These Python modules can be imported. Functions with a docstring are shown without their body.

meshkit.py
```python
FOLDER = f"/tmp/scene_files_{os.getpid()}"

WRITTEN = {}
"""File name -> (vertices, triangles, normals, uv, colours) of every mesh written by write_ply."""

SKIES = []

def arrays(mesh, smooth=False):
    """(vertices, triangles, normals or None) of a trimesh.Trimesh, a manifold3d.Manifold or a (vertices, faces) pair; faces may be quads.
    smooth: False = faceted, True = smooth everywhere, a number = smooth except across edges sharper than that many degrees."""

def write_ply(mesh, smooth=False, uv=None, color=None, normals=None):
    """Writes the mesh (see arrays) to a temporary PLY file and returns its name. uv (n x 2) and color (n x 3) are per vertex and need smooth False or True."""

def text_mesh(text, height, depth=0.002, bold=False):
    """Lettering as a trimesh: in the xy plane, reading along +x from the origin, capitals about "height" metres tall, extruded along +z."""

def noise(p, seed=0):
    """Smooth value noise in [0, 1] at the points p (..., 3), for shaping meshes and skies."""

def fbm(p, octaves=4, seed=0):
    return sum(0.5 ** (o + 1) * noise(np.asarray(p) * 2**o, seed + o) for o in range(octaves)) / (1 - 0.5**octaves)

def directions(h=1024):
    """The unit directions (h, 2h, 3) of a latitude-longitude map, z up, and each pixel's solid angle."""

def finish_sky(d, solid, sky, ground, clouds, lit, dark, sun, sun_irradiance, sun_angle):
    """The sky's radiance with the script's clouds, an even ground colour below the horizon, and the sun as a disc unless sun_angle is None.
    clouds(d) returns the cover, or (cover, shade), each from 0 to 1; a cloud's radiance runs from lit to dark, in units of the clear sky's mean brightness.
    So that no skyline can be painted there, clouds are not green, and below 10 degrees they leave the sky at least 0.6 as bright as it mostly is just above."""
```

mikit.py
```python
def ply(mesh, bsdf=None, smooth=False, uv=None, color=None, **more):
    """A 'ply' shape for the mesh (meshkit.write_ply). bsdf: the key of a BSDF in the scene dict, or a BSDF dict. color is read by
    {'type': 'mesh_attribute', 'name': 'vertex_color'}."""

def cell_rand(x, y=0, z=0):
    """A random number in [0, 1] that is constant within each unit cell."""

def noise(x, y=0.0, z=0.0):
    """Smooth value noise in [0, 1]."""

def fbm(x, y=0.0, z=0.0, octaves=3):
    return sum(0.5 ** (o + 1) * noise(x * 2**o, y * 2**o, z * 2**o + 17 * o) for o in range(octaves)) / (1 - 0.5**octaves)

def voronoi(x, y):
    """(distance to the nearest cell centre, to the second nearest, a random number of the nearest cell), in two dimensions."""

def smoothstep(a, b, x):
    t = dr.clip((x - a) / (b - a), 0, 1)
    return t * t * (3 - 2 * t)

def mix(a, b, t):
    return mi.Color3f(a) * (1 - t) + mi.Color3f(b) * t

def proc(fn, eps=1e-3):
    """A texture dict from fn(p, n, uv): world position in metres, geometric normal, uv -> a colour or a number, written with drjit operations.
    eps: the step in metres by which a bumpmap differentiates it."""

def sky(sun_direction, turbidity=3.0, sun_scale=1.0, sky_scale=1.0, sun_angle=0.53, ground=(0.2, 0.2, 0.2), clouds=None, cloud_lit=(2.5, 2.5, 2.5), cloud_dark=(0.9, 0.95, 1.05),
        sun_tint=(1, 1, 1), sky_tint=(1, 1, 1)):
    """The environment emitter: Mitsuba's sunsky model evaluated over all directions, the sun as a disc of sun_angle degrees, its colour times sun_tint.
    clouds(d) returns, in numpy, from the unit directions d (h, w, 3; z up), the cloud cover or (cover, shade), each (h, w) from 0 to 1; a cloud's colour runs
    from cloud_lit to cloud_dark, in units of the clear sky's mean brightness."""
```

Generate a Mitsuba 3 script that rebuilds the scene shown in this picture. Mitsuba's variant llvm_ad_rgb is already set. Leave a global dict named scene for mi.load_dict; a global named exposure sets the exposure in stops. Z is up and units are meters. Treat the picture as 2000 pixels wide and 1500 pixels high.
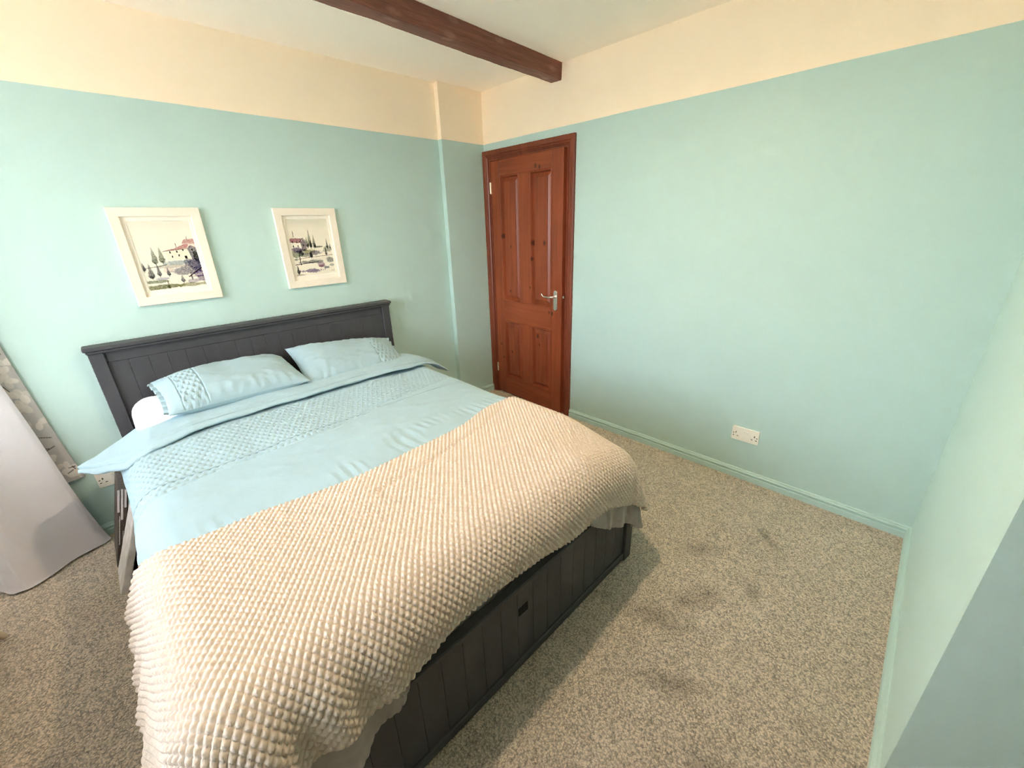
import math
import numpy as np
import trimesh
import manifold3d as m3
import drjit as dr
import mitsuba as mi
import mikit
import meshkit
from mikit import proc, noise, fbm, voronoi, smoothstep, mix

T = mi.ScalarTransform4f
scene, labels = {}, {}

# ---------------------------------------------------------------- camera, sky, lights, exposure
CAM = np.array([-2.47615, -2.82066, 1.49421])
FW = np.array([0.65114361, 0.66614691, -0.3636761])
UP = np.array([0.27618129, 0.23835312, 0.93108092])
scene['camera'] = {
    'type': 'perspective', 'fov': math.degrees(2 * math.atan(1000 / 795.716)), 'fov_axis': 'x', 'near_clip': 0.02, 'far_clip': 100.0,
    'to_world': T().look_at(origin=CAM.tolist(), target=(CAM + FW).tolist(), up=UP.tolist())}
exposure = 5.95
SKY = 1.0


def cloud_cover(d):
    return np.clip(0.75 + 0.25 * np.sin(3 * d[..., 0] + 1) * np.cos(4 * d[..., 1]), 0, 1)


scene['sky'] = mikit.sky((0.5, -0.5, 0.75), turbidity=4.0, sun_scale=0.0, sky_scale=SKY, ground=(0.60, 0.58, 0.54), clouds=cloud_cover,
                         cloud_lit=(2.2, 2.2, 2.2), cloud_dark=(1.2, 1.22, 1.25))
BULB = (27.5, 21.0, 14.0)
LAMP = (-1.50, -1.82, 2.447)

# ---------------------------------------------------------------- helpers


def lab(key, label=None, category=None, group=None, kind=None):
    d = {}
    if label: d['label'] = label
    if category: d['category'] = category
    if group: d['group'] = group
    if kind: d['kind'] = kind
    labels[key] = d


def free(key):
    if key not in scene:
        return key
    k = 1
    while f'{key}_{k:03d}' in scene:
        k += 1
    return f'{key}_{k:03d}'


def add(key, mesh, bsdf, smooth=False, **more):
    key = free(key)
    scene[key] = mikit.ply(mesh, bsdf, smooth=smooth, **more)
    return key


def box(x0, x1, y0, y1, z0, z1, c=0.0):
    """a box; c: its edges are chamfered by that much"""
    if c <= 0:
        b = trimesh.creation.box(extents=(x1 - x0, y1 - y0, z1 - z0))
        b.apply_translation(((x0 + x1) / 2, (y0 + y1) / 2, (z0 + z1) / 2))
        return b
    pts = []
    for x, sx in ((x0, 1), (x1, -1)):
        for y, sy in ((y0, 1), (y1, -1)):
            for z, sz in ((z0, 1), (z1, -1)):
                pts += [(x, y + sy * c, z + sz * c), (x + sx * c, y, z + sz * c), (x + sx * c, y + sy * c, z)]
    return trimesh.convex.convex_hull(np.array(pts))


def cat(*ms):
    return trimesh.util.concatenate(list(ms))


def grid_faces(nu, nv):
    i, j = np.meshgrid(np.arange(nu - 1), np.arange(nv - 1), indexing='ij')
    a = i * nv + j
    return np.stack([a, a + nv, a + nv + 1, a + 1], -1).reshape(-1, 4)


def profile_run(prof, p0, p1, n, up=(0, 0, 1)):
    """a moulding: prof = [(out from wall, height)], run from p0 to p1, n = outward from wall"""
    p0, p1, n, up = (np.array(v, float) for v in (p0, p1, n, up))
    prof = np.array(prof)
    a = p0 + prof[:, :1] * n + prof[:, 1:] * up
    b = p1 + prof[:, :1] * n + prof[:, 1:] * up
    k = len(prof)
    v = np.vstack([a, b])
    i = np.arange(k)
    q = np.stack([i, (i + 1) % k, (i + 1) % k + k, i + k], -1)
    side = np.vstack([q[:, [0, 1, 2]], q[:, [0, 2, 3]]])
    poly = trimesh.creation.triangulate_polygon
    import shapely.geometry as sg
    pv, pf = poly(sg.Polygon(prof), engine='earcut')
    lut = [int(np.argmin(np.hypot(*(prof - q_).T))) for q_ in pv]
    pf = np.array([[lut[t] for t in f] for f in pf])
    m = trimesh.Trimesh(v, np.vstack([side, pf, pf[:, ::-1] + k]), process=False)
    m.fix_normals()
    return m


def lathe(prof, n=24):
    return trimesh.creation.revolve(np.array(prof), sections=n)


def frame_of(origin, ex, ey, ez):
    m = np.eye(4)
    m[:3, 0], m[:3, 1], m[:3, 2], m[:3, 3] = ex, ey, ez, origin
    return m


def nz(p, s=1.0):
    return meshkit.noise(np.asarray(p) * s)


# ---------------------------------------------------------------- materials
AQUA = (0.475, 0.64, 0.605)
CREAM = (0.96, 0.82, 0.63)


def wall_paint(p, n, uv):
    t = smoothstep(2.0925, 2.0945, p.z + 0.003 * (noise(p.x * 3, p.y * 3, 1.0) - 0.5))
    m = 1 + 0.03 * (fbm(p.x * 2.1, p.y * 2.1, p.z * 2.1) - 0.5)
    return mix(AQUA, CREAM, t) * m


def plaster_bump(p, n, uv):
    return fbm(p.x * 60, p.y * 60, p.z * 60, 2)


def principled(color, rough=0.5, spec=0.4, **k):
    c = color if isinstance(color, dict) else {'type': 'rgb', 'value': list(color)}
    return {'type': 'twosided', 'bsdf': {'type': 'principled', 'base_color': c, 'roughness': rough, 'specular': spec, **k}}


def bumped(b, fn, scale, eps=1e-3):
    inner = b['bsdf']
    return {'type': 'twosided', 'bsdf': {'type': 'bumpmap', 'tex': {**proc(fn, eps)}, 'scale': scale, 'bsdf': inner}}


scene['wall_mat'] = principled(proc(wall_paint), 0.55, 0.25)
scene['alcove_mat'] = principled((0.50, 0.57, 0.56), 0.6, 0.2)
scene['rear_mat'] = principled((0.16, 0.13, 0.11), 0.6, 0.2)
scene['aqua_mat'] = principled(AQUA, 0.4, 0.35)
scene['ceiling_mat'] = principled((0.93, 0.84, 0.72), 0.8, 0.1)


def carpet_color(p, n, uv):
    d1, d2, r = voronoi(p.x * 190 + 1.2 * noise(p.x * 60, p.y * 60), p.y * 190 + 1.2 * noise(p.x * 60, p.y * 60, 7))
    big = fbm(p.x * 3.1, p.y * 3.1, 2.0)
    mid = fbm(p.x * 28, p.y * 28, 5.0)
    v = 0.42 + 0.62 * r + 0.55 * (0.5 - d1)
    v = v * (0.90 + 0.2 * mid) * (0.92 + 0.16 * big)
    # brushed pile: footprints
    foot = mi.Float(1)
    for x, y, a, rx, ry in ((-1.25, -2.36, 0.3, .05, .12), (-1.05, -2.44, 1.0, .05, .12), (-0.46, -2.55, 2.4, .02, .09), (-0.87, -2.60, 1.9, .03, .05), (-1.45, -2.52, .6, .04, .09), (-1.62, -2.72, .2, .04, .08), (-0.75, -2.35, .9, .04, .09)):
        c, s = math.cos(a), math.sin(a)
        u = ((p.x - x) * c + (p.y - y) * s) / rx
        w = (-(p.x - x) * s + (p.y - y) * c) / ry
        foot -= 0.34 * dr.exp(-(u * u + w * w)) * (0.6 + 0.8 * noise(p.x * 30, p.y * 30, 3))
    return mi.Color3f(0.62, 0.525, 0.425) * v * foot


def carpet_bump(p, n, uv):
    d1, d2, r = voronoi(p.x * 190 + 1.2 * noise(p.x * 60, p.y * 60), p.y * 190 + 1.2 * noise(p.x * 60, p.y * 60, 7))
    return (1 - d1) * (0.6 + 0.4 * r) + 0.6 * fbm(p.x * 30, p.y * 30)


scene['carpet_mat'] = bumped(principled(proc(carpet_color), 0.95, 0.05), carpet_bump, 0.004, 1.5e-3)


def wood_fn(axis, dark, light, scale=1.0, knots=()):
    """stained pine; grain runs along axis (1 = y, 2 = z)"""
    def f(p, n, uv):
        a, b = (p.z, p.y) if axis == 2 else (p.y, p.z)
        a, b = a * scale, b * scale
        wob = fbm(b * 9, a * 1.3, p.x * 5)
        g = fbm(b * 95 + 10 * wob, a * 2.2, p.x * 30)
        fine = noise(b * 420, a * 11, 3.0)
        band = 0.5 + 0.5 * dr.sin(b * 130 + 13 * wob)
        t = 0.30 * g + 0.10 * fine + 0.07 * band + 0.55 * fbm(b * 8, a * 2.2, 9.0) + 0.02
        col = mix(dark, light, dr.clip(t, 0, 1))
        for y, z, r in knots:
            d = dr.sqrt(dr.square(p.y - y) + dr.square((p.z - z) * 0.62))
            k = 1 - smoothstep(r * 0.5, r * 1.5, d)
            col = mix(col, (0.055, 0.012, 0.006), k * 0.85)
        return col
    return f


KNOTS = ((-0.235, 1.41, .011), (-0.33, 1.33, .006), (-0.58, 1.36, .012), (-0.705, 1.36, .011), (-0.57, 1.24, .009), (-0.63, .63, .010), (-0.17, .48, .007), (-0.31, .43, .007),
         (-0.27, .37, .006), (-0.65, .56, .006), (-0.20, .36, .007), (-0.79, .84, .010), (-0.76, .845, .007), (-0.62, 1.885, .009), (-0.66, 1.875, .008), (-0.31, .97, .007), (-0.55, 1.02, .006))
PD, PL = (0.105, 0.017, 0.007), (0.34, 0.080, 0.029)
scene['pine_upright_mat'] = principled(proc(wood_fn(2, PD, PL, knots=KNOTS)), 0.36, 0.45)
scene['pine_across_mat'] = principled(proc(wood_fn(1, PD, PL, knots=KNOTS)), 0.36, 0.45)
scene['frame_wood_mat'] = principled(proc(wood_fn(2, (0.085, 0.016, 0.008), (0.25, 0.060, 0.026))), 0.38, 0.45)


def beam_color(p, n, uv):
    g = fbm(p.x * 3, p.y * 60, p.z * 60)
    f = noise(p.x * 14, p.y * 260, p.z * 260)
    col = mix((0.085, 0.025, 0.017), (0.24, 0.088, 0.060), 0.6 * g + 0.4 * f)
    d1, d2, r = voronoi(p.x * 6 + 0.4, p.z * 16 + p.y * 12)
    spot = (1 - smoothstep(0.10, 0.30, d1)) * dr.select(r > 0.72, 1.0, 0.0)
    return mix(col, (0.34, 0.20, 0.15), 0.55 * spot * fbm(p.x * 50, p.y * 50, p.z * 50))


scene['beam_mat'] = bumped(principled(proc(beam_color), 0.45, 0.45), lambda p, n, uv: fbm(p.x * 9, p.y * 80, p.z * 80), 0.004)


def bed_color(p, n, uv):
    return mi.Color3f(0.052, 0.053, 0.059) * (0.92 + 0.16 * fbm(p.x * 30, p.y * 30, p.z * 8))


scene['bed_mat'] = principled(proc(bed_color), 0.5, 0.25)
scene['slot_mat'] = principled((0.006, 0.006, 0.006), 0.7, 0.1)
scene['white_plastic_mat'] = principled((0.86, 0.83, 0.74), 0.3, 0.5)
scene['pin_mat'] = principled((0.035, 0.030, 0.022), 0.6, 0.3)
scene['nickel_mat'] = {'type': 'roughconductor', 'material': 'none', 'specular_reflectance': {'type': 'rgb', 'value': [0.80, 0.76, 0.70]}, 'alpha': 0.22}
scene['brass_mat'] = {'type': 'roughconductor', 'material': 'none', 'specular_reflectance': {'type': 'rgb', 'value': [0.93, 0.85, 0.70]}, 'alpha': 0.25}
scene['picture_frame_mat'] = principled((0.80, 0.73, 0.62), 0.45, 0.3)
scene['mount_mat'] = principled((0.82, 0.77, 0.67), 0.8, 0.1)
scene['print_mat'] = principled({'type': 'mesh_attribute', 'name': 'vertex_color'}, 0.75, 0.15)
scene['sheet_mat'] = principled((0.90, 0.87, 0.86), 0.8, 0.1, sheen=0.3)


def duvet_color(p, n, uv):
    return mi.Color3f(0.345, 0.47, 0.52) * (0.97 + 0.06 * fbm(p.x * 90, p.y * 90, p.z * 90))


scene['duvet_mat'] = principled(proc(duvet_color), 0.75, 0.15, sheen=0.4)


def throw_color(p, n, uv):
    return mi.Color3f(0.62, 0.53, 0.455) * (0.86 + 0.28 * fbm(p.x * 140, p.y * 140, p.z * 140))


scene['throw_mat'] = principled(proc(throw_color), 0.9, 0.05, sheen=0.5)
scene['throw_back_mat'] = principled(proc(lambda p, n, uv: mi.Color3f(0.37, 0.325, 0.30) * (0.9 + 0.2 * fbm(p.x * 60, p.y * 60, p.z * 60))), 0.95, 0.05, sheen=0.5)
scene['curtain_mat'] = principled((0.78, 0.76, 0.81), 0.8, 0.1)
scene['blossom_mat'] = principled({'type': 'mesh_attribute', 'name': 'vertex_color'}, 0.85, 0.1)
scene['white_frame_mat'] = principled((0.85, 0.85, 0.83), 0.4, 0.4)
scene['board_white_mat'] = principled(proc(lambda p, n, uv: mi.Color3f(0.72, 0.69, 0.68) * (0.75 + 0.5 * fbm(p.x * 40, p.y * 40, p.z * 18))), 0.5, 0.4)
scene['board_dark_mat'] = principled(proc(lambda p, n, uv: mix((0.035, 0.028, 0.024), (0.13, 0.105, 0.09), fbm(p.x * 150, p.y * 150, p.z * 6))), 0.5, 0.4)
scene['board_brown_mat'] = principled(proc(lambda p, n, uv: mix((0.035, 0.025, 0.018), (0.08, 0.055, 0.035), fbm(p.x * 50, p.y * 50, p.z * 30))), 0.7, 0.2)
scene['paper_mat'] = principled((0.66, 0.62, 0.61), 0.7, 0.2)
scene['pale_wood_mat'] = principled(proc(lambda p, n, uv: mix((0.50, 0.40, 0.29), (0.66, 0.55, 0.42), fbm(p.x * 60, p.y * 60, p.z * 8))), 0.5, 0.3)
scene['bulb_mat'] = {'type': 'diffuse', 'reflectance': {'type': 'rgb', 'value': [0.8, 0.8, 0.8]}}

# ---------------------------------------------------------------- room
H = 2.447            # ceiling
XW = -3.95           # window wall
YC = -3.042          # front wall, beside the camera
XE = -1.353          # where that wall turns back
YB = -4.3
BOX_W, BOX_D = 0.407, 0.046
add('floor', box(XW - .1, 1.3, YB - .1, .1, -.1, 0), 'carpet_mat')
lab('floor', 'beige brown flecked carpet across the whole room', kind='structure')
add('ceiling', box(XW - .1, 1.3, YB - .1, .1, H, H + .1), 'ceiling_mat')
lab('ceiling', 'off white plastered ceiling', kind='structure')
add('wall_back', box(XW - .1, .1, 0, .1, 0, H), 'wall_mat')
lab('wall_back', 'aqua wall with cream band on top behind the bed', kind='structure')
add('wall_back__boxing', box(-BOX_W, .0, -BOX_D, .0005, 0, H, .0015), 'wall_mat')
lab('wall_back__boxing', 'shallow boxed projection beside the door')
DY0, DY1, DZ = -0.098, -0.906, 1.985
add('wall_right', cat(box(0, .1, DY0, .1, 0, H), box(0, .1, YB - .1, DY1, 0, H), box(0, .1, DY1, DY0, DZ, H)), 'wall_mat')
lab('wall_right', 'wide aqua wall with cream band and socket, right of the door', kind='structure')
add('wall_front', box(XE, .1, YC - .1, YC, 0, H), 'wall_mat')
lab('wall_front', 'aqua wall at the right edge of the picture', kind='structure')
add('wall_return', box(XE, XE + .1, YB, YC - .0005, 0, H), 'wall_mat')
lab('wall_return', 'aqua side of the wall turning back at the bottom right', kind='structure')
add('wall_rear', box(XW - .1, .1, YB - .1, YB, 0, H), 'rear_mat')
lab('wall_rear', 'dark wall behind the camera', kind='structure')
WY0, WY1, WZ0, WZ1 = -2.15, -0.50, 0.86, 2.20
add('wall_left', cat(box(XW - .2, XW, YB - .1, WY0, 0, H), box(XW - .2, XW, WY1, .1, 0, H), box(XW - .2, XW, WY0, WY1, 0, WZ0), box(XW - .2, XW, WY0, WY1, WZ1, H)), 'wall_mat')
lab('wall_left', 'aqua wall with the window', kind='structure')
add('wall_alcove', box(XW, -2.80, YB, -2.30, 0, H), 'alcove_mat')
lab('wall_alcove', 'dull green wall block beside the camera', kind='structure')
fr = []
for y in (WY0, (WY0 + WY1) / 2 - .025, WY1 - .05):
    fr.append(box(XW - .15, XW - .09, y, y + .05, WZ0, WZ1, .004))
for z in (WZ0, WZ1 - .05):
    fr.append(box(XW - .15, XW - .09, WY0 + .05, WY1 - .05, z, z + .05, .004))
add('window_1', cat(*fr), 'white_frame_mat')
lab('window_1', 'white window frame', kind='structure')
add('window_1__sill', box(XW - .15, XW + .03, WY0, WY1, WZ0 - .025, WZ0, .004), 'white_frame_mat')
# hall behind the door, so that the gap stays dark
add('wall_hall', cat(box(1.2, 1.3, -1.6, .1, 0, H), box(.1, 1.3, .0, .1, 0, H), box(.1, 1.3, -1.7, -1.6, 0, H)), 'wall_mat')
lab('wall_hall', 'walls of the hall behind the door', kind='structure')

SK = [(0, 0), (.015, 0), (.015, .030), (.0115, .033), (.006, .0345), (.006, .0385), (.011, .040), (.0145, .044), (.0145, .050), (.011, .055), (.008, .056), (.008, .059), (.004, .064), (0, .065)]
for key, p0, p1, n in (('baseboard_right', (0, YC, 0), (0, -.962, 0), (-1, 0, 0)), ('baseboard_back', (XW, 0, 0), (-BOX_W, 0, 0), (0, -1, 0)),
                       ('baseboard_front', (XE, YC, 0), (0, YC, 0), (0, 1, 0)), ('trim_1', (-BOX_W - .014, -BOX_D, 0), (-.0, -BOX_D, 0), (0, -1, 0))):
    add(key, profile_run(SK, p0, p1, n), 'aqua_mat')
    lab(key, {'baseboard_right': 'aqua skirting board under the socket wall', 'baseboard_back': 'aqua skirting board behind the bed',
              'baseboard_front': 'aqua skirting board at the right edge', 'trim_1': 'aqua skirting on the boxed corner beside the door'}[key], kind='structure')

# ---------------------------------------------------------------- ceiling beam (hewn timber, slightly out of line with the room)
n = 60
xs = np.linspace(.0, XW + .02, n)
ring = []
for i, x in enumerate(xs):
    yf, yb = -0.832 + 0.046 * x, -0.742 + 0.038 * x
    zb = 2.355
    w = lambda k: 0.0035 * (meshkit.noise(np.array([[x * 5 + k * 7.3, k * 3.1, 0.0]]))[0] - 0.5) * 2 + 0.002 * (meshkit.noise(np.array([[x * 23 + k, k, 4.0]]))[0] - 0.5)
    ring.append([(x, yb + w(1), H + .001), (x, yb + w(2), zb + .006 + w(3)), (x, yb - .006 + w(4), zb + w(5)), (x, yf + .006 + w(6), zb + w(7)), (x, yf + w(8), zb + .006 + w(9)), (x, yf + w(10), H + .001)])
ring = np.array(ring)
v = ring.reshape(-1, 3)
k = 6
f = []
for i in range(n - 1):
    for j in range(k):
        f.append((i * k + j, i * k + (j + 1) % k, (i + 1) * k + (j + 1) % k, (i + 1) * k + j))
f = np.array(f)
tri = np.vstack([f[:, [0, 1, 2]], f[:, [0, 2, 3]], [(0, q + 1, q) for q in range(1, k - 1)], [((n - 1) * k, (n - 1) * k + q, (n - 1) * k + q + 1) for q in range(1, k - 1)]])
bm = trimesh.Trimesh(v, tri, process=False)
bm.fix_normals()
add('ceiling_beam', bm, 'beam_mat', smooth=25)
lab('ceiling_beam', 'dark brown rough hewn timber beam under the ceiling', 'beam')

# ---------------------------------------------------------------- ceiling lamp (above the frame)
add('ceiling_lamp__base', trimesh.creation.cylinder(.06, .03, sections=40).apply_translation((LAMP[0], LAMP[1], H - .015)), 'white_plastic_mat', smooth=40)
cup = lathe([(.0, .0), (.065, .0), (.065, -.085), (.061, -.085), (.061, -.006), (.0, -.006)], 40)
add('ceiling_lamp__shade', cup.apply_translation((LAMP[0], LAMP[1], H - .028)), 'white_plastic_mat', smooth=40)
key = add('ceiling_lamp__bulb', trimesh.creation.icosphere(3, .034).apply_translation((LAMP[0], LAMP[1], H - .085)), 'bulb_mat', smooth=True)
scene[key]['emitter'] = {'type': 'area', 'radiance': {'type': 'rgb', 'value': list(BULB)}}
lab('ceiling_lamp', 'small white ceiling lamp over the foot of the bed', 'lamp')

# ---------------------------------------------------------------- door
lab('door_1', 'red brown stained four panel pine door, slightly ajar', kind='structure')
# architrave: profile (across, out)
AW = 0.056


def architrave(length):
    """along +s, inner edge at across = 0, outer at AW; returns vertices generator (across, out) profile"""
    return [(0, 0), (0, .010), (.006, .013), (.010, .017), (.014, .012), (.020, .0115), (.026, .019), (.034, .021), (.050, .021), (AW, .019), (AW, 0)]


def architrave_leg(y_in, sgn, z0, z1, mitre):
    """upright (mitre at top)"""
    pr = np.array(architrave(0))
    k = len(pr)
    a = np.stack([-pr[:, 1], y_in + sgn * pr[:, 0], np.full(k, z0)], 1)
    b = np.stack([-pr[:, 1], y_in + sgn * pr[:, 0], z1 + pr[:, 0]], 1)
    return tube_between(a, b)


def tube_between(a, b):
    k = len(a)
    i = np.arange(k)
    q = np.stack([i, (i + 1) % k, (i + 1) % k + k, i + k], -1)
    caps = [(0, t + 1, t) for t in range(1, k - 1)] + [(k, k + t, k + t + 1) for t in range(1, k - 1)]
    m = trimesh.Trimesh(np.vstack([a, b]), np.vstack([q[:, [0, 1, 2]], q[:, [0, 2, 3]], caps]), process=False)
    m.fix_normals()
    return m


add('door_1__architrave', architrave_leg(DY0 + .0, 1, 0, DZ, 1), 'frame_wood_mat', smooth=20)
add('door_1__architrave', architrave_leg(DY1 - .0, -1, 0, DZ, 1), 'frame_wood_mat', smooth=20)
pr = np.array(architrave(0))
a = np.stack([-pr[:, 1], DY0 + pr[:, 0], DZ + pr[:, 0]], 1)
b = np.stack([-pr[:, 1], DY1 - pr[:, 0], DZ + pr[:, 0]], 1)
add('door_1__architrave', tube_between(a, b), 'frame_wood_mat', smooth=20)
lin = cat(box(.0, .12, DY0 - .018, DY0 + .0005, 0, DZ), box(.0, .12, DY1 - .0005, DY1 + .018, 0, DZ), box(.0, .12, DY1 + .018, DY0 - .018, DZ - .016, DZ + .0005))
add('door_1__lining', lin, 'frame_wood_mat')
stop = cat(box(.048, .08, DY0 - .032, DY0 - .018, 0, DZ - .016), box(.048, .08, DY1 + .018, DY1 + .032, 0, DZ - .016), box(.048, .08, DY1 + .018, DY0 - .018, DZ - .03, DZ - .016))
add('door_1__stop', stop, 'frame_wood_mat')
# leaf, built closed in the plane x in [0, .038], hinge at y = HY, then turned about the hinge
HY, LW, TH = -0.117, 0.770, 0.040
ANG = math.radians(2.7)
R_door = trimesh.transformations.rotation_matrix(-ANG, (0, 0, 1), (.0, HY, 0))


def leaf(key, m, bsdf, smooth=False):
    m = m.copy()
    m.apply_transform(R_door)
    return add(key, m, bsdf, smooth)


Z0, Z1 = 0.012, 1.967
yL = lambda d: HY - d              # d = distance from the hinge edge
SW = 0.105
c0, c1, c2, c3 = SW, 0.325, 0.445, LW - SW
zb0, zb1, zt0, zt1 = 0.175, 0.705, 0.885, 1.855
ST = .003
leaf('door_1__stile', box(0, TH, yL(SW), yL(0), Z0, Z1, ST), 'pine_upright_mat')
leaf('door_1__stile', box(0, TH, yL(LW), yL(c3), Z0, Z1, ST), 'pine_upright_mat')
for z0, z1 in ((Z0, zb0), (zb1, zt0), (zt1, Z1)):
    leaf('door_1__rail', box(0.0004, TH - .0004, yL(c3), yL(SW), z0, z1, .002), 'pine_across_mat')
for z0, z1 in ((zb0, zb1), (zt0, zt1)):
    leaf('door_1__muntin', box(0.0004, TH - .0004, yL(c2), yL(c1), z0, z1, .002), 'pine_upright_mat')


def raised_panel(d0, d1, z0, z1):
    """fielded panel: moulding at the rim, sunk margin, raised field"""
    steps = [(0.0, .001), (.004, -.003), (.009, -.003), (.013, .006), (.018, .019), (.022, .019), (.046, .008), (.047, .004), (.051, .004)]
    V, F = [], []
    for ins, dep in steps:
        V += [(dep, yL(d0 + ins), z0 + ins), (dep, yL(d1 - ins), z0 + ins), (dep, yL(d1 - ins), z1 - ins), (dep, yL(d0 + ins), z1 - ins)]
    n = len(steps)
    for i in range(n - 1):
        for j in range(4):
            F.append((i * 4 + j, i * 4 + (j + 1) % 4, i * 4 + 4 + (j + 1) % 4, i * 4 + 4 + j))
    F.append(tuple((n - 1) * 4 + j for j in range(4)))
    F = np.array(F)
    b0 = len(V)
    V += [(.030, yL(d0), z0), (.030, yL(d1), z0), (.030, yL(d1), z1), (.030, yL(d0), z1)]
    ex = [(b0 + 3, b0 + 2, b0 + 1, b0)] + [(b0 + j, b0 + (j + 1) % 4, (j + 1) % 4, j) for j in range(4)]
    F = np.vstack([F, ex])
    m = trimesh.Trimesh(np.array(V, float), np.vstack([F[:, [0, 1, 2]], F[:, [0, 2, 3]]]), process=False)
    m.fix_normals()
    return m


for d0, d1 in ((c0, c1), (c2, c3)):
    for z0, z1 in ((zt0, zt1), (zb0, zb1)):
        leaf('door_1__panel', raised_panel(d0, d1, z0, z1), 'pine_upright_mat')
for zc in (1.775, .25):
    hg = cat(trimesh.creation.cylinder(.006, .085, sections=16).apply_translation((-.005, HY + .006, zc)), box(-.002, .002, HY - .003, HY + .010, zc - .042, zc + .042))
    add('door_1__hinge', hg, 'brass_mat', smooth=40)
    labels.setdefault('door_1__hinge', {'label': 'pale metal hinge'})
# handle: lever on a long plate with rounded ends
import shapely.geometry as sg
dp = LW - 0.058
pl = sg.LineString([(0, -.057), (0, .057)]).buffer(.0185, 12)
plate = trimesh.creation.extrude_polygon(pl, .006)
plate2 = trimesh.creation.extrude_polygon(pl.buffer(-.004), .008)
M = frame_of((0, yL(dp), .945), (0, -1, 0), (0, 0, 1), (-1, 0, 0))
plate = cat(plate, plate2)
plate.apply_transform(M)
leaf('door_1__handle__plate', plate, 'nickel_mat', 35)


def sweep_spheres(pts, rad, fl=1.0):
    ms = []
    for (p, r), (q, s) in zip(zip(pts[:-1], rad[:-1]), zip(pts[1:], rad[1:])):
        A = m3.Manifold.sphere(r, 16).translate(tuple(p))
        B = m3.Manifold.sphere(s, 16).translate(tuple(q))
        ms.append(m3.Manifold.batch_hull([A, B]))
    u = ms[0]
    for w_ in ms[1:]:
        u = u + w_
    mm = u.to_mesh()
    return trimesh.Trimesh(mm.vert_properties[:, :3], mm.tri_verts, process=False)


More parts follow.
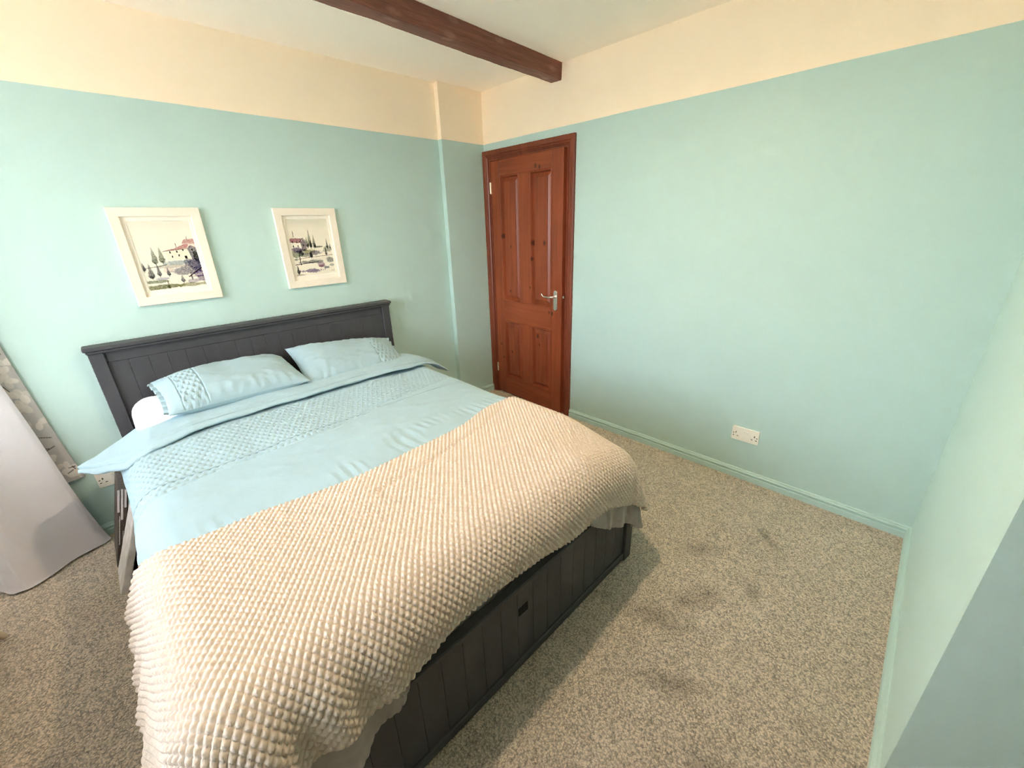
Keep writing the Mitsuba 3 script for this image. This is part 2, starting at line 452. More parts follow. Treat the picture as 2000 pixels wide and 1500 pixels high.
hz = .975
lever = sweep_spheres([(-.004, yL(dp), hz), (-.040, yL(dp), hz), (-.046, yL(dp - .012), hz), (-.046, yL(dp - .03), hz - .006), (-.046, yL(dp - .045), hz - .003), (-.046, yL(dp - .07), hz - .004), (-.046, yL(dp - .09), hz - .001), (-.046, yL(dp - .102), hz + .010), (-.047, yL(dp - .106), hz + .016)],
                      [.010, .009, .008, .0085, .006, .0052, .0055, .006, .0045])
leaf('door_1__handle__lever', lever, 'nickel_mat', True)
leaf('door_1__latch', box(.012, .026, yL(LW + .010), yL(LW - .004), .965, .985, .002), 'nickel_mat')
labels['door_1__handle'] = {'label': 'brushed nickel lever handle on a long rounded plate'}
labels['door_1__latch'] = {'label': 'small metal latch bolt in the door edge'}

# ---------------------------------------------------------------- sockets
def double_socket(key, M, label):
    import shapely.geometry as sg
    W, Hh = .146, .086
    rr = sg.box(-W / 2 + .004, -Hh / 2 + .004, W / 2 - .004, Hh / 2 - .004).buffer(.004, 6)
    holes = []
    pins = []
    for cx in (-.038 - .012, .038 + .012):
        pins += [(cx, .0065, .0026, .005), (cx - .0111, -.0155, .0042, .0022), (cx + .0111, -.0155, .0042, .0022)]
    for cx, s in ((-.050, -1), (.050, 1)):
        pins.append((cx + s * .0135 * 1.0, .000, .0032, .0024))
    base = trimesh.creation.extrude_polygon(rr, .006)
    top = trimesh.creation.extrude_polygon(rr.buffer(-.0025), .009)
    plate = cat(base, top)
    plate.apply_transform(M)
    add(key + '__plate', plate, 'white_plastic_mat')
    for cx in (-.0085, .0085):
        sw = box(cx - .0065, cx + .0065, .008, .026, .008, .0125, .0015)
        sw.apply_transform(trimesh.transformations.rotation_matrix(.12, (1, 0, 0), (0, .017, .009)))
        sw.apply_transform(M)
        add(key + '__switch', sw, 'white_plastic_mat')
    for cx, cy, a, b in pins:
        h = box(cx - a, cx + a, cy - b, cy + b, .0075, .0093)
        h.apply_transform(M)
        add(key + '__socket_hole', h, 'pin_mat')
    labels[key] = {'label': label, 'category': 'wall socket', 'group': 'double wall sockets'}
    labels[key + '__socket_hole'] = {'label': 'dark pin slot'}


double_socket('wall_socket', frame_of((0, -2.26, .291), (0, -1, 0), (0, 0, 1), (-1, 0, 0)), 'white double socket on the bare aqua wall right of the door')
double_socket('wall_socket_001', frame_of((-2.690, 0, .314), (1, 0, 0), (0, 0, 1), (0, -1, 0)), 'white double socket low behind the bed, under the hanging duvet corner')

# ---------------------------------------------------------------- bed frame
BX0, BX1, BYF = -2.605, -1.025, -2.112
lab('bed', 'charcoal grey painted wooden double bed frame with panelled headboard', 'bed')
c = .003
hb = 'bed__headboard'
cap = cat(box(BX0 - .012, BX1 + .010, -.108, -.020, .992, 1.012, .005), box(BX0 - .004, BX1 + .003, -.098, -.024, .978, .9925, .004))
add(hb + '__cap', cap, 'bed_mat')
PW = .060
for x0 in (BX0, BX1 - PW + .004):
    add(hb + '__post', box(x0, x0 + PW - .004, -.085, -.030, 0, .980, c), 'bed_mat')
add(hb + '__rail', box(BX0 + PW - .002, BX1 - PW + .002, -.072, -.035, .922, .980, .004), 'bed_mat')
xb0, xb1 = BX0 + PW - .004, BX1 - PW + .004
nb = 19
pw = (xb1 - xb0) / nb
for i in range(nb):
    add(hb + '__board', box(xb0 + i * pw + .0003, xb0 + (i + 1) * pw - .0003, -.0685, -.040, .06, .924, .0013), 'bed_mat')
fb = 'bed__footboard'
FZ = .385
for x0 in (BX0, BX1 - PW + .004):
    add(fb + '__post', box(x0, x0 + PW - .004, BYF, BYF + .055, 0, FZ + .015, c), 'bed_mat')
add(fb + '__rail', box(xb0, xb1, BYF + .004, BYF + .040, FZ - .025, FZ, .004), 'bed_mat')
add(fb + '__rail', box(xb0, xb1, BYF + .004, BYF + .040, .008, .045, .004), 'bed_mat')
for i in range(nb):
    add(fb + '__board', box(xb0 + i * pw + .0003, xb0 + (i + 1) * pw - .0003, BYF + .014, BYF + .036, .040, FZ - .02, .0013), 'bed_mat')
add(fb + '__finger_slot', box(-1.772, -1.727, BYF + .0125, BYF + .0145, .245, .280), 'slot_mat')
for x in (BX0 + .004, BX1 - .026):
    add('bed__side_rail', box(x, x + .022, BYF + .054, -.083, .02, FZ - .005, c), 'bed_mat')
add('bed__slat_base', box(BX0 + .028, BX1 - .028, BYF + .058, -.09, .20, .235), 'bed_mat')
labels[fb + '__finger_slot'] = {'label': 'small dark slot in the footboard'}

# ---------------------------------------------------------------- mattress
def rounded_box(x0, x1, y0, y1, z0, z1, r, n=24):
    sp = [m3.Manifold.sphere(r, n).translate((x, y, z)) for x in (x0 + r, x1 - r) for y in (y0 + r, y1 - r) for z in (z0 + r, z1 - r)]
    m = m3.Manifold.batch_hull(sp).to_mesh()
    return trimesh.Trimesh(m.vert_properties[:, :3], m.tri_verts, process=False)


add('mattress', rounded_box(-2.575, -1.055, -2.055, -.095, .236, .562, .05), 'sheet_mat', smooth=50)
lab('mattress', 'mattress with a white fitted sheet, under the duvet', 'mattress')

# ---------------------------------------------------------------- pillows
def pillow(w, h, t, nu=120, nv=84, seed=0, sag=.0, puck=.0):
    """closed cushion in its own frame: x width, y height, z thickness; returns vertices (nu*nv*2), the uv grid"""
    u, v = np.meshgrid(np.linspace(-1, 1, nu), np.linspace(-1, 1, nv), indexing='ij')
    pinch = 1 - .055 * (1 - np.abs(v) ** 2) * np.abs(u) ** 3
    pinchv = 1 - .07 * (1 - np.abs(u) ** 2) * np.abs(v) ** 3
    x, y = u * w / 2 * pinch, v * h / 2 * pinchv
    th = np.clip((1 - np.abs(u) ** 3.0), 0, 1) ** .55 * np.clip((1 - np.abs(v) ** 2.6), 0, 1) ** .6
    p = np.stack([u * 2 + seed, v * 2, 0 * u + seed], -1).reshape(-1, 3)
    lump = (nz(p, 1.3) - .5).reshape(u.shape) * .018 + (nz(p, 4.0) - .5).reshape(u.shape) * .006
    edge = np.clip(1 - np.abs(v), 0, 1)
    wr = puck * np.sin(u * 40 + 3 * nz(p, 3).reshape(u.shape)) * np.exp(-edge / .16) * .006
    zt = t * .5 * th + (lump + wr) * np.clip(th * 1.5, 0, 1)
    zb = -t * .42 * th
    return u, v, x, y, zt, zb


def pillow_mesh(u, v, x, y, zt, zb):
    nu, nv = u.shape
    F = grid_faces(nu, nv)
    V = np.vstack([np.stack([x, y, zt], -1).reshape(-1, 3), np.stack([x, y, zb], -1).reshape(-1, 3)])
    F = np.vstack([F, F[:, ::-1] + nu * nv])
    return V, F


def tilt_frame(center, tilt, yaw=0.0, roll=0.0):
    """pillow leaning: its height axis rises towards +y by tilt"""
    R = trimesh.transformations.euler_matrix(tilt, roll, yaw, 'sxyz')
    R[:3, 3] = center
    return R


def pinched(x, y, pu, pv):
    """staggered pinch points drawn together by soft pleats: 0 between, -1 at a pinch"""
    cv = y / pv
    cu = x / pu + .5 * (np.floor(cv) % 2)
    a, b = cu - np.floor(cu) - .5, cv - np.floor(cv) - .5
    d = np.hypot(a * 1.0, b * 1.5)
    pleat = np.exp(-(a / .10) ** 2) * np.exp(-(np.abs(b) / .42) ** 2)
    diag = np.exp(-((np.abs(a) - np.abs(b)) / .10) ** 2) * np.exp(-(d / .45) ** 2)
    return -np.maximum(np.exp(-(d / .20) ** 2), np.maximum(.45 * pleat, .40 * diag))


def blue_pillow(key, side, w, h, t, M, seed, label, b0, b1):
    """side: -1 band at the left, +1 at the right"""
    u, v, x, y, zt, zb = pillow(w, h, t, 260, 170, seed, puck=1)
    s = u * side
    inb = (s > b0) & (s < b1)
    # pinched texture on the band
    st = pinched(x, y, .028, .030)
    fade = np.clip(zt / .02, 0, 1)
    zt = zt + np.where(inb, .0150 * st * fade, 0)
    for e in (b0, b1):
        zt = zt - .005 * np.exp(-((s - e) / .008) ** 2) * fade
    V, F = pillow_mesh(u, v, x, y, zt, zb)
    V = trimesh.transformations.transform_points(V, M)
    mid = np.zeros(u.size * 2, bool)
    mid[:u.size] = inb.ravel()
    fb_ = mid[F].all(1)
    for part, sel in (('case', ~fb_), ('textured_band', fb_)):
        Fs = F[sel]
        used = np.unique(Fs)
        lut = np.full(len(V), -1)
        lut[used] = np.arange(len(used))
        add(f'{key}__{part}', (V[used], lut[Fs]), 'duvet_mat', smooth=True)
    # hem flange at the open end
    nfl = 40
    vv = np.linspace(-.93, .93, nfl)
    xo = side * w / 2 * (1 - .05 * (1 - vv ** 2))
    fl = []
    for k_, ext in enumerate((-.004, .016)):
        fl.append(np.stack([xo + side * ext, vv * h / 2, .003 * np.sin(vv * 22 + k_ + seed) * (1 + 2 * k_)], -1))
    A, B = fl
    up_ = np.array([0, 0, .003])
    V2 = np.vstack([A + up_, B + up_, B - up_, A - up_])
    F2 = []
    for q in range(4):
        for i in range(nfl - 1):
            a_, b_ = q * nfl + i, ((q + 1) % 4) * nfl + i
            F2.append((a_, b_, b_ + 1, a_ + 1))
    V2 = trimesh.transformations.transform_points(V2, M)
    add(f'{key}__hem', (V2, np.array(F2)), 'duvet_mat', smooth=40)
    labels[key] = {'label': label, 'category': 'pillow', 'group': 'blue pillows'}
    labels[f'{key}__textured_band'] = {'label': 'band of pinched waffle texture'}


wp = m3.Manifold.batch_hull([m3.Manifold.sphere(r_, 40).scale((1, 1, sz_)).translate((x_, y_, 0)) for x_, y_, r_, sz_ in ((-.235, -.10, .085, .86), (-.235, .10, .085, .86), (.23, -.10, .05, .80), (.23, .10, .05, .80))])
wp = wp.refine_to_length(.012).to_mesh()
wv = wp.vert_properties[:, :3].astype(float)
wv[:, 2] += (nz(wv + 3, 9) - .5) * .010 + .0012 * np.sin(wv[:, 1] * 150 + 3 * nz(wv, 6))
wm = trimesh.Trimesh(wv, wp.tri_verts, process=False)
wm.apply_transform(tilt_frame((-2.218, -.275, .650), math.radians(6)))
add('white_pillow', wm, 'sheet_mat', smooth=True)
lab('white_pillow', 'plain white pillow under the left blue pillow', 'pillow')
blue_pillow('blue_pillow', -1, .64, .41, .19, tilt_frame((-2.101, -.288, .748), .155, .043, .028), 1.7, 'pale blue pillow left of the gap, its waffle band at the left end', .48, .80)
blue_pillow('blue_pillow_001', 1, .67, .37, .18, tilt_frame((-1.455, -.300, .718), .425, -.012, .10), 5.2, 'pale blue pillow nearer the door, its waffle band at the right end', .40, .82)

# ---------------------------------------------------------------- bedding drape
XL, XR, YF, ZT, RR = -2.630, -1.015, -2.13, .635, .12


def ss(a, b, x):
    t = np.clip((x - a) / (b - a), 0, 1)
    return t * t * (3 - 2 * t)


def drape(X, Y, off=0.0, left_flare=.33):
    """flat cloth coordinates -> a sheet lying on the rounded bed and hanging at its sides; off along the normal"""
    X, Y = np.asarray(X, float), np.asarray(Y, float)
    off = np.broadcast_to(off, X.shape)
    cx, cy = np.clip(X, XL + RR, XR - RR), np.maximum(Y, YF + RR)
    dx, dy = X - cx, Y - cy
    d = np.hypot(dx, dy)
    nx, ny = np.where(d > 1e-9, dx / np.maximum(d, 1e-9), 0), np.where(d > 1e-9, dy / np.maximum(d, 1e-9), 0)
    flare = .10 + (left_flare - .10) * np.clip(-nx, 0, 1) + .20 * np.clip(nx, 0, 1)
    th = np.minimum(d / RR, np.pi / 2 - flare)
    rest = np.maximum(d - RR * (np.pi / 2 - flare), 0)
    h = (RR + off) * np.sin(th) + rest * np.sin(flare)
    z = ZT - RR + (RR + off) * np.cos(th) - rest * np.cos(flare)
    s_ = np.clip((cx - XL) / (XR - XL), 0, 1)
    z = z + .010 * np.sin(np.pi * s_) * np.clip(1 - rest / .2, 0, 1)
    x, y = cx + nx * h, cy + ny * h
    z = z - .062 * ss(-1.40, -1.05, x) * ss(-1.70, -2.08, y)      # the far foot corner is less filled
    return np.stack([x, y, z], -1), rest


def lerp_curve(pts, n):
    pts = np.array(pts, float)
    s = np.r_[0, np.cumsum(np.hypot(*np.diff(pts, axis=0).T))]
    t = np.linspace(0, s[-1], n)
    from scipy.interpolate import PchipInterpolator
    return np.stack([PchipInterpolator(s, pts[:, k])(t) for k in (0, 1)], -1)


def coons(top, bottom, left, right):
    """grid between four curves: top/bottom n x 2 (left to right), left/right m x 2 (top to bottom)"""
    n_, m_ = len(top), len(left)
    s, t = np.linspace(0, 1, n_)[:, None, None], np.linspace(0, 1, m_)[None, :, None]
    return ((1 - t) * top[:, None] + t * bottom[:, None] + (1 - s) * left[None] + s * right[None]
            - ((1 - s) * (1 - t) * top[0] + s * (1 - t) * top[-1] + (1 - s) * t * bottom[0] + s * t * bottom[-1]))


def sheet(key, P, bsdf, thick=0.004, smooth=True, sel=None):
    nu, nv = P.shape[:2]
    F = grid_faces(nu, nv)
    V = P.reshape(-1, 3)
    if thick:
        N = np.cross(np.gradient(P, axis=0), np.gradient(P, axis=1))
        N /= np.linalg.norm(N, axis=-1, keepdims=True) + 1e-12
        if N[..., 2].mean() < 0:
            N, F = -N, F[:, ::-1]
        B = (P - N * thick).reshape(-1, 3)
        k_ = nu * nv
        rim = np.r_[np.arange(nv - 1), (np.arange(nu - 1)) * nv + nv - 1, (nu - 1) * nv + np.arange(nv - 1, 0, -1), np.arange(nu - 1, 0, -1) * nv]
        nx_ = np.roll(rim, -1)
        R_ = np.stack([rim, nx_, nx_ + k_, rim + k_], -1)
        F = np.vstack([F, F[:, ::-1] + k_, R_])
        V = np.vstack([V, B])
    return add(key, (V, F), bsdf, smooth=smooth)


lab('duvet', 'pale blue duvet with a waffle textured band and turned down top edge', 'duvet')
# main sheet (plain) and textured band share one surface
nU, nV = 760, 500
Xs = np.linspace(-2.80, -.86, nU)
Yt = -.36 + 0 * Xs
Yb = -2.125 + 0 * Xs
tt = np.linspace(0, 1, nV)
X, Y = np.repeat(Xs[:, None], nV, 1), Yt[:, None] * (1 - tt) + Yb[:, None] * tt
# bottom hem on the left side hangs less towards the foot
P0 = np.stack([X, Y, 0 * X], -1).reshape(-1, 3)
big = (nz(P0, 4.0) - .5).reshape(X.shape) * .016 + (nz(P0, 11.0) - .5).reshape(X.shape) * .006
edgeT = -1.45
band_end = np.interp(X, [-2.7, -2.33, -1.9, -1.57, -1.15, -1.0], [-1.11, -1.02, -1.04, -.96, -.89, -.96])
on = 1 / (1 + np.exp((band_end - Y) / .006))
st = pinched(X, Y, .028, .028)
off = big + .0085 * st * on * np.clip((Y + 2.3) * 5, 0, 1)
off -= .006 * np.exp(-((Y - band_end) / .01) ** 2)
# gathers where the throw pulls the cotton, strongest right of the middle
gat = np.exp(-((Y - edgeT - .03) / .085) ** 2) * (.35 + .65 * np.exp(-((X + 1.45) / .36) ** 2))
ph = X / .040 * 2 * np.pi + 9 * nz(P0, 5).reshape(X.shape) + (Y - edgeT) * 14
off += .0050 * gat * np.sin(ph) * np.clip(2.2 * nz(P0 + 4, 7).reshape(X.shape) - .6, 0, 1.2)
ripple = np.exp(-((Y + 1.2) / .16) ** 2) * (1 - on)
off += .0010 * ripple * np.sin((X * .55 + Y) * 75 + 7 * nz(P0, 3).reshape(X.shape))
P, rest = drape(X, Y, off, .03)
jb = int(np.argmin(np.abs(tt * (Yb[0] - Yt[0]) + Yt[0] + .99)))
sheet('duvet__cover', P[:, jb:], 'duvet_mat', .006)
sheet('duvet__textured_band', P[:, :jb + 1], 'duvet_mat', .006)
labels['duvet__textured_band'] = {'label': 'band of pinched waffle texture across the duvet'}
# turned-down top: a flat folded roll across the bed, its left end hanging past the mattress
nU, nV = 360, 72
tt = np.linspace(0, 2 * np.pi, nV)
sx = np.linspace(0, 1, nU)
xe0, xe1 = -2.757, -.905
Xc = xe0 + (xe1 - xe0) * sx
yr = np.interp(Xc, [-2.78, -2.62, -2.45, -1.7, -1.05, -.9], [-.42, -.33, -.262, -.262, -.28, -.36])
yf = np.interp(Xc, [-2.78, -2.70, -2.60, -2.46, -2.3, -2.0, -1.5, -1.2, -.9], [-.45, -.56, -.66, -.645, -.61, -.585, -.585, -.60, -.58])
zc = .004 + np.interp(Xc, [-2.76, -2.70, -2.60, -2.5, -2.35, -1.3, -1.08, -1.0, -.9], [.572, .574, .600, .642, .664, .668, .654, .625, .545])
hh = np.interp(Xc, [-2.76, -2.72, -2.6, -2.4, -1.2, -.9], [.006, .018, .030, .028, .025, .012])
ct, sn = np.cos(tt), np.sin(tt)
sq = np.sign(sn) * np.abs(sn) ** .8
yy = (yr + yf)[:, None] / 2 + (yr - yf)[:, None] / 2 * ct[None]
zz = zc[:, None] + hh[:, None] * sq[None]
pp = np.stack([np.repeat(Xc[:, None], nV, 1), yy, zz], -1)
q0 = pp.reshape(-1, 3)
front = np.clip((1 - ct) / 2, 0, 1)[None]
zz = zz + ((nz(q0 * [4, 7, 2]) - .5).reshape(zz.shape) * .016 + (nz(q0 * [9, 40, 9]) - .5).reshape(zz.shape) * .010 * front)
# the double hem line near the front edge
line = yf[:, None] + .045 + .01 * (nz(np.stack([Xc * 3, 0 * Xc, 0 * Xc + 3], -1)) - .5)[:, None]
zz = zz - .014 * np.exp(-((yy - line) / .007) ** 2) * (sn > 0)[None] - .004 * (sn > 0)[None] * (yy < line)
yy = yy + (nz(q0 * [6, 1, 1]) - .5).reshape(zz.shape) * .016 * front
pp = np.stack([pp[..., 0] + (nz(q0 * [1, 9, 1]) - .5).reshape(zz.shape) * .02, yy, zz], -1)
Fq = grid_faces(nU, nV)
Vq = pp.reshape(-1, 3)
capL, capR = pp[0].mean(0), pp[-1].mean(0)
Vq = np.vstack([Vq, capL, capR])
tri = np.vstack([Fq[:, [0, 1, 2]], Fq[:, [0, 2, 3]], [(len(Vq) - 2, i + 1, i) for i in range(nV - 1)], [(len(Vq) - 1, (nU - 1) * nV + i, (nU - 1) * nV + i + 1) for i in range(nV - 1)]])
tm = trimesh.Trimesh(Vq, tri, process=False)
tm.fix_normals()
add('duvet__turned_down_edge', tm, 'duvet_mat', smooth=True)
labels['duvet__turned_down_edge'] = {'label': 'plain folded back top of the duvet, its left corner hanging free'}

# ---------------------------------------------------------------- throw blanket
lab('throw_blanket', 'beige popcorn knit throw spread over the foot of the bed', 'blanket')
NT, NM = 900, 480
head = lerp_curve([(-2.855, -1.235), (-2.80, -1.285), (-2.70, -1.345), (-2.60, -1.41), (-2.52, -1.452), (-2.457, -1.464), (-2.321, -1.472), (-2.171, -1.498), (-1.999, -1.521), (-1.779, -1.51), (-1.495, -1.48), (-1.242, -1.408), (-1.12, -1.405), (-1.0, -1.43), (-.85, -1.46), (-.74, -1.47)], NT)
foot = lerp_curve([(-2.88, -2.30), (-2.70, -2.285), (-2.56, -2.28), (-2.431, -2.274), (-2.315, -2.271), (-2.174, -2.252), (-2.073, -2.221), (-1.965, -2.214), (-1.845, -2.222), (-1.706, -2.231), (-1.516, -2.258), (-1.353, -2.251), (-1.239, -2.265), (-1.068, -2.295), (-.93, -2.30), (-.80, -2.26)], NT)
left = lerp_curve([(-2.855, -1.235), (-2.835, -1.48), (-2.85, -1.62), (-2.835, -1.78), (-2.855, -1.95), (-2.84, -2.1), (-2.88, -2.30)], NM)
right = lerp_curve([(-.74, -1.47), (-.75, -1.7), (-.75, -2.0), (-.80, -2.26)], NM)
G = coons(head, foot, left, right)
X, Y = G[..., 0], G[..., 1]
P0 = np.stack([X, Y, 0 * X], -1).reshape(-1, 3)
pa, pb = .0195, .0128          # staggered knots: pa apart along a row, rows pb apart
wob = (nz(P0, 9) - .5).reshape(X.shape) * .25
u1, u2 = X / pa + Y / (2 * pb) + wob, X / pa - Y / (2 * pb) + .25 * wob
st = np.abs(np.sin(np.pi * u2)) ** .55 * (.25 + .75 * np.abs(np.sin(np.pi * u1)) ** .6)
fuzz = (nz(P0, 260) - .5).reshape(X.shape)
off = .012 + .0095 * st + .0018 * fuzz + (nz(P0, 5) - .5).reshape(X.shape) * .008
# hanging folds at the sides and corners
_, rest = drape(X, Y, 0)
side = np.clip(rest / .18, 0, 1)
off = off + .005 * side * np.sin(Y * 44 + 5 * nz(P0, 3).reshape(X.shape)) * (X < -2.6)
off = off + .016 * side * np.sin(Y * 27) * (X > -1.05)
cornerL = np.exp(-((X + 2.47) / .22) ** 2) * np.clip((-2.10 - Y) / .12, 0, 1)
off = off + .018 * cornerL * np.sin((X + .1 * Y) * 48)
cornerR = np.exp(-((X + 1.0) / .14) ** 2) * np.clip((-2.10 - Y) / .10, 0, 1)
off = off + .013 * cornerR * np.sin((X - Y * .3) * 60)
# soft crease across the middle
crease = np.interp(X, [-2.0, -1.75, -1.45, -1.2], [-1.66, -1.63, -1.56, -1.46])
off = off - .006 * np.exp(-((Y - crease) / .012) ** 2) * ((X > -2.0) & (X < -1.2))
P, _ = drape(X, Y, off)
sheet('throw_blanket__knit_layer', P, 'throw_mat', .006)
# smooth reverse layer that shows below the hem at both front corners
NT2, NM2 = 420, 60
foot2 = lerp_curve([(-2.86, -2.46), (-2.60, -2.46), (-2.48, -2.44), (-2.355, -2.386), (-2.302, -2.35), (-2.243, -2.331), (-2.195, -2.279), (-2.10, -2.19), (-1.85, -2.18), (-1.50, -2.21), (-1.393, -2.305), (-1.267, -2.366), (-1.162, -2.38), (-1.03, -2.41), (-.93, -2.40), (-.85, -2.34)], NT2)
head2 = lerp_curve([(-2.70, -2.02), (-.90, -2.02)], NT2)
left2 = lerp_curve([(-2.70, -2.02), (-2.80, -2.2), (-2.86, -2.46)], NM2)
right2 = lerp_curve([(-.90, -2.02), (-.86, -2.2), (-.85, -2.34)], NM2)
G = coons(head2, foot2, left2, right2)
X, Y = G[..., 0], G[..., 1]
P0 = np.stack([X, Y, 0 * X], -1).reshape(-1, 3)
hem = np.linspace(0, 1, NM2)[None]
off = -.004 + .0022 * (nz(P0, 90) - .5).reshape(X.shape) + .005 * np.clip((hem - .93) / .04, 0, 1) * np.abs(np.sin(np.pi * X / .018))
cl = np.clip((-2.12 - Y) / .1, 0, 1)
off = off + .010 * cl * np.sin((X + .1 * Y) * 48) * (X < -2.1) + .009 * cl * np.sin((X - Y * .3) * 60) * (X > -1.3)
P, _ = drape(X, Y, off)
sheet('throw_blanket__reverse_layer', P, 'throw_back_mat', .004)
labels['throw_blanket__reverse_layer'] = {'label': 'smooth reverse side hanging below the knitted hem'}

# ---------------------------------------------------------------- pictures
def smooth01(a, b, x):
    t = np.clip((x - a) / (b - a), 0, 1)
    return t * t * (3 - 2 * t)


def srgb(*c):
    c = np.array(c) / 255
    return np.where(c < .04045, c / 12.92, ((c + .055) / 1.055) ** 2.4)


class Wash:
    """watercolour laid on the vertices of a flat print; u to the right, v upwards, both 0..1"""

    def __init__(s, nu, nv, seed):
        s.nu, s.nv = nu, nv
        s.u, s.v = np.meshgrid(np.linspace(0, 1, nu), np.linspace(0, 1, nv), indexing='ij')
        p = np.stack([s.u * 1.0, s.v * 1.35, 0 * s.u + seed], -1).reshape(-1, 3)
        s.n1 = nz(p, 9).reshape(s.u.shape) - .5
        s.n2 = nz(p, 38).reshape(s.u.shape) - .5
        s.n3 = nz(p + 5, 90).reshape(s.u.shape) - .5
        s.c = np.ones((nu, nv, 3)) * srgb(250, 240, 218)

    def put(s, mask, col, a=1.0):
        m = np.clip(mask * a, 0, 1)[..., None]
        s.c = s.c * (1 - m) + srgb(*col) * m

    def blob(s, u, v, ru, rv, col, a=.8, rough=.5, grain=.45):
        d = np.hypot((s.u - u) / ru, (s.v - v) / rv) + rough * (s.n1 + s.n2)
        s.put(smooth01(1.1, .75, d) * (1 - grain * (s.n3 + .5)), col, a)

    def cypress(s, u, v0, v1, w, col, a=.85):
        t = (s.v - v0) / (v1 - v0)
        half = w * np.clip(1 - t, 0, 1) ** .9 * np.clip(t * 6, 0, 1) ** .5 * (1 + .6 * s.n2)
        m = (t > 0) & (t < 1)
        k = smooth01(1.15, .8, np.abs(s.u - u - .15 * w * s.n1) / np.maximum(half, 1e-4)) * m
        s.put(k * (1 - .45 * (s.n3 + .5)), col, a * (1 - .45 * np.clip(t, 0, 1)))
        s.put(smooth01(1.4, .6, np.abs(s.u - u) / .004) * ((s.v > v0 - .022) & (s.v < v0 + .02)), (70, 62, 50), .8)

    def poly(s, pts, col, a=.85, grain=.4):
        import shapely
        pg = shapely.Polygon(pts)
        inside = shapely.contains_xy(pg, (s.u + .006 * s.n2).ravel(), (s.v + .006 * s.n1).ravel()).reshape(s.u.shape)
        s.put(inside * (1 - grain * (s.n3 + .5)), col, a)

    def stroke(s, pts, w, col, a=.8):
        for (a0, b0), (a1, b1) in zip(pts[:-1], pts[1:]):
            d = np.array([a1 - a0, b1 - b0])
            t = np.clip(((s.u - a0) * d[0] + (s.v - b0) * d[1]) / (d @ d), 0, 1)
            k = np.hypot(s.u - a0 - t * d[0], s.v - b0 - t * d[1]) + .4 * w * s.n2
            s.put(smooth01(w, .4 * w, k), col, a)


def art_left():
    w = Wash(230, 300, 3.3)
    w.put(smooth01(.80, 1.0, w.v + .05 * w.n1), (226, 222, 200), .35)
    w.blob(.83, .60, .03, .05, (170, 150, 140), .3)
    w.poly([(.46, .43), (.46, .575), (.86, .60), (.86, .43)], (250, 236, 205), .7, .1)
    w.poly([(.77, .665), (.82, .73), (1.0, .735), (1.0, .66)], (205, 130, 122), .75)
    w.poly([(.80, .60), (.80, .66), (1.0, .66), (1.0, .60)], (238, 205, 190), .7)
    w.poly([(.40, .565), (.62, .60), (.80, .66), (.88, .655), (.84, .60), (.52, .567)], (215, 140, 132), .85)
    w.poly([(.84, .59), (.91, .64), (1.0, .60), (1.0, .40), (.88, .42)], (128, 122, 128), .8)
    w.stroke([(.66, .62), (.66, .67)], .008, (150, 100, 90), .8)
    w.stroke([(.88, .73), (.88, .77)], .006, (150, 110, 100), .8)
    w.stroke([(.40, .562), (.84, .59)], .004, (110, 80, 70), .7)
    for u, v in ((.53, .545), (.65, .555), (.76, .57), (.55, .48), (.67, .495), (.92, .57)):
        w.poly([(u - .012, v - .015), (u + .012, v - .015), (u + .012, v + .015), (u - .012, v + .015)], (80, 66, 62), .85, .1)
    w.poly([(.76, .44), (.80, .44), (.80, .485), (.76, .485)], (70, 60, 70), .8, .1)
    w.blob(.60, .385, .27, .035, (150, 172, 176), .7)
    w.blob(.86, .36, .16, .085, (150, 142, 150), .75)
    w.blob(.96, .46, .05, .10, (110, 112, 90), .7)
    w.blob(.70, .255, .30, .065, (150, 144, 150), .85)
    w.blob(.50, .335, .30, .03, (176, 164, 150), .6)
    w.blob(.90, .33, .13, .10, (140, 132, 140), .75)
    w.blob(.42, .275, .11, .045, (214, 190, 176), .5)
    w.cypress(.24, .385, .64, .062, (96, 110, 78))
    w.cypress(.36, .395, .63, .066, (96, 112, 74))
    for u, v0, v1, r in ((.02, .29, .42, .045), (.11, .17, .40, .065), (.245, .20, .40, .045), (.40, .20, .33, .038)):
        w.cypress(u, v0, v1, r, (44, 52, 62))
    w.stroke([(.0, .325), (.2, .34), (.42, .365)], .006, (90, 92, 84), .6)
    w.blob(.14, .12, .24, .026, (130, 142, 96), .8)
    w.blob(.27, .16, .12, .022, (170, 170, 182), .7)
    w.cypress(.34, .0, .14, .03, (70, 72, 48))
    w.cypress(.61, .085, .20, .050, (58, 54, 70))
    w.cypress(.78, .12, .26, .022, (120, 110, 100))
    w.stroke([(1.0, .285), (.86, .22), (.74, .16)], .012, (120, 96, 112), .75)
    w.stroke([(.72, .165), (1.0, .155)], .006, (150, 120, 96), .7)
    w.blob(.80, .09, .11, .035, (170, 150, 170), .65)
    w.blob(.93, .20, .09, .05, (140, 116, 148), .75)
    w.blob(.96, .12, .08, .05, (136, 116, 146), .7)
    w.blob(.25, .035, .36, .036, (140, 142, 92), .9, .7)
    w.blob(.75, .035, .34, .03, (160, 156, 108), .8, .7)
    w.stroke([(.0, .005), (.55, -.005)], .006, (150, 140, 100), .5)
    return w


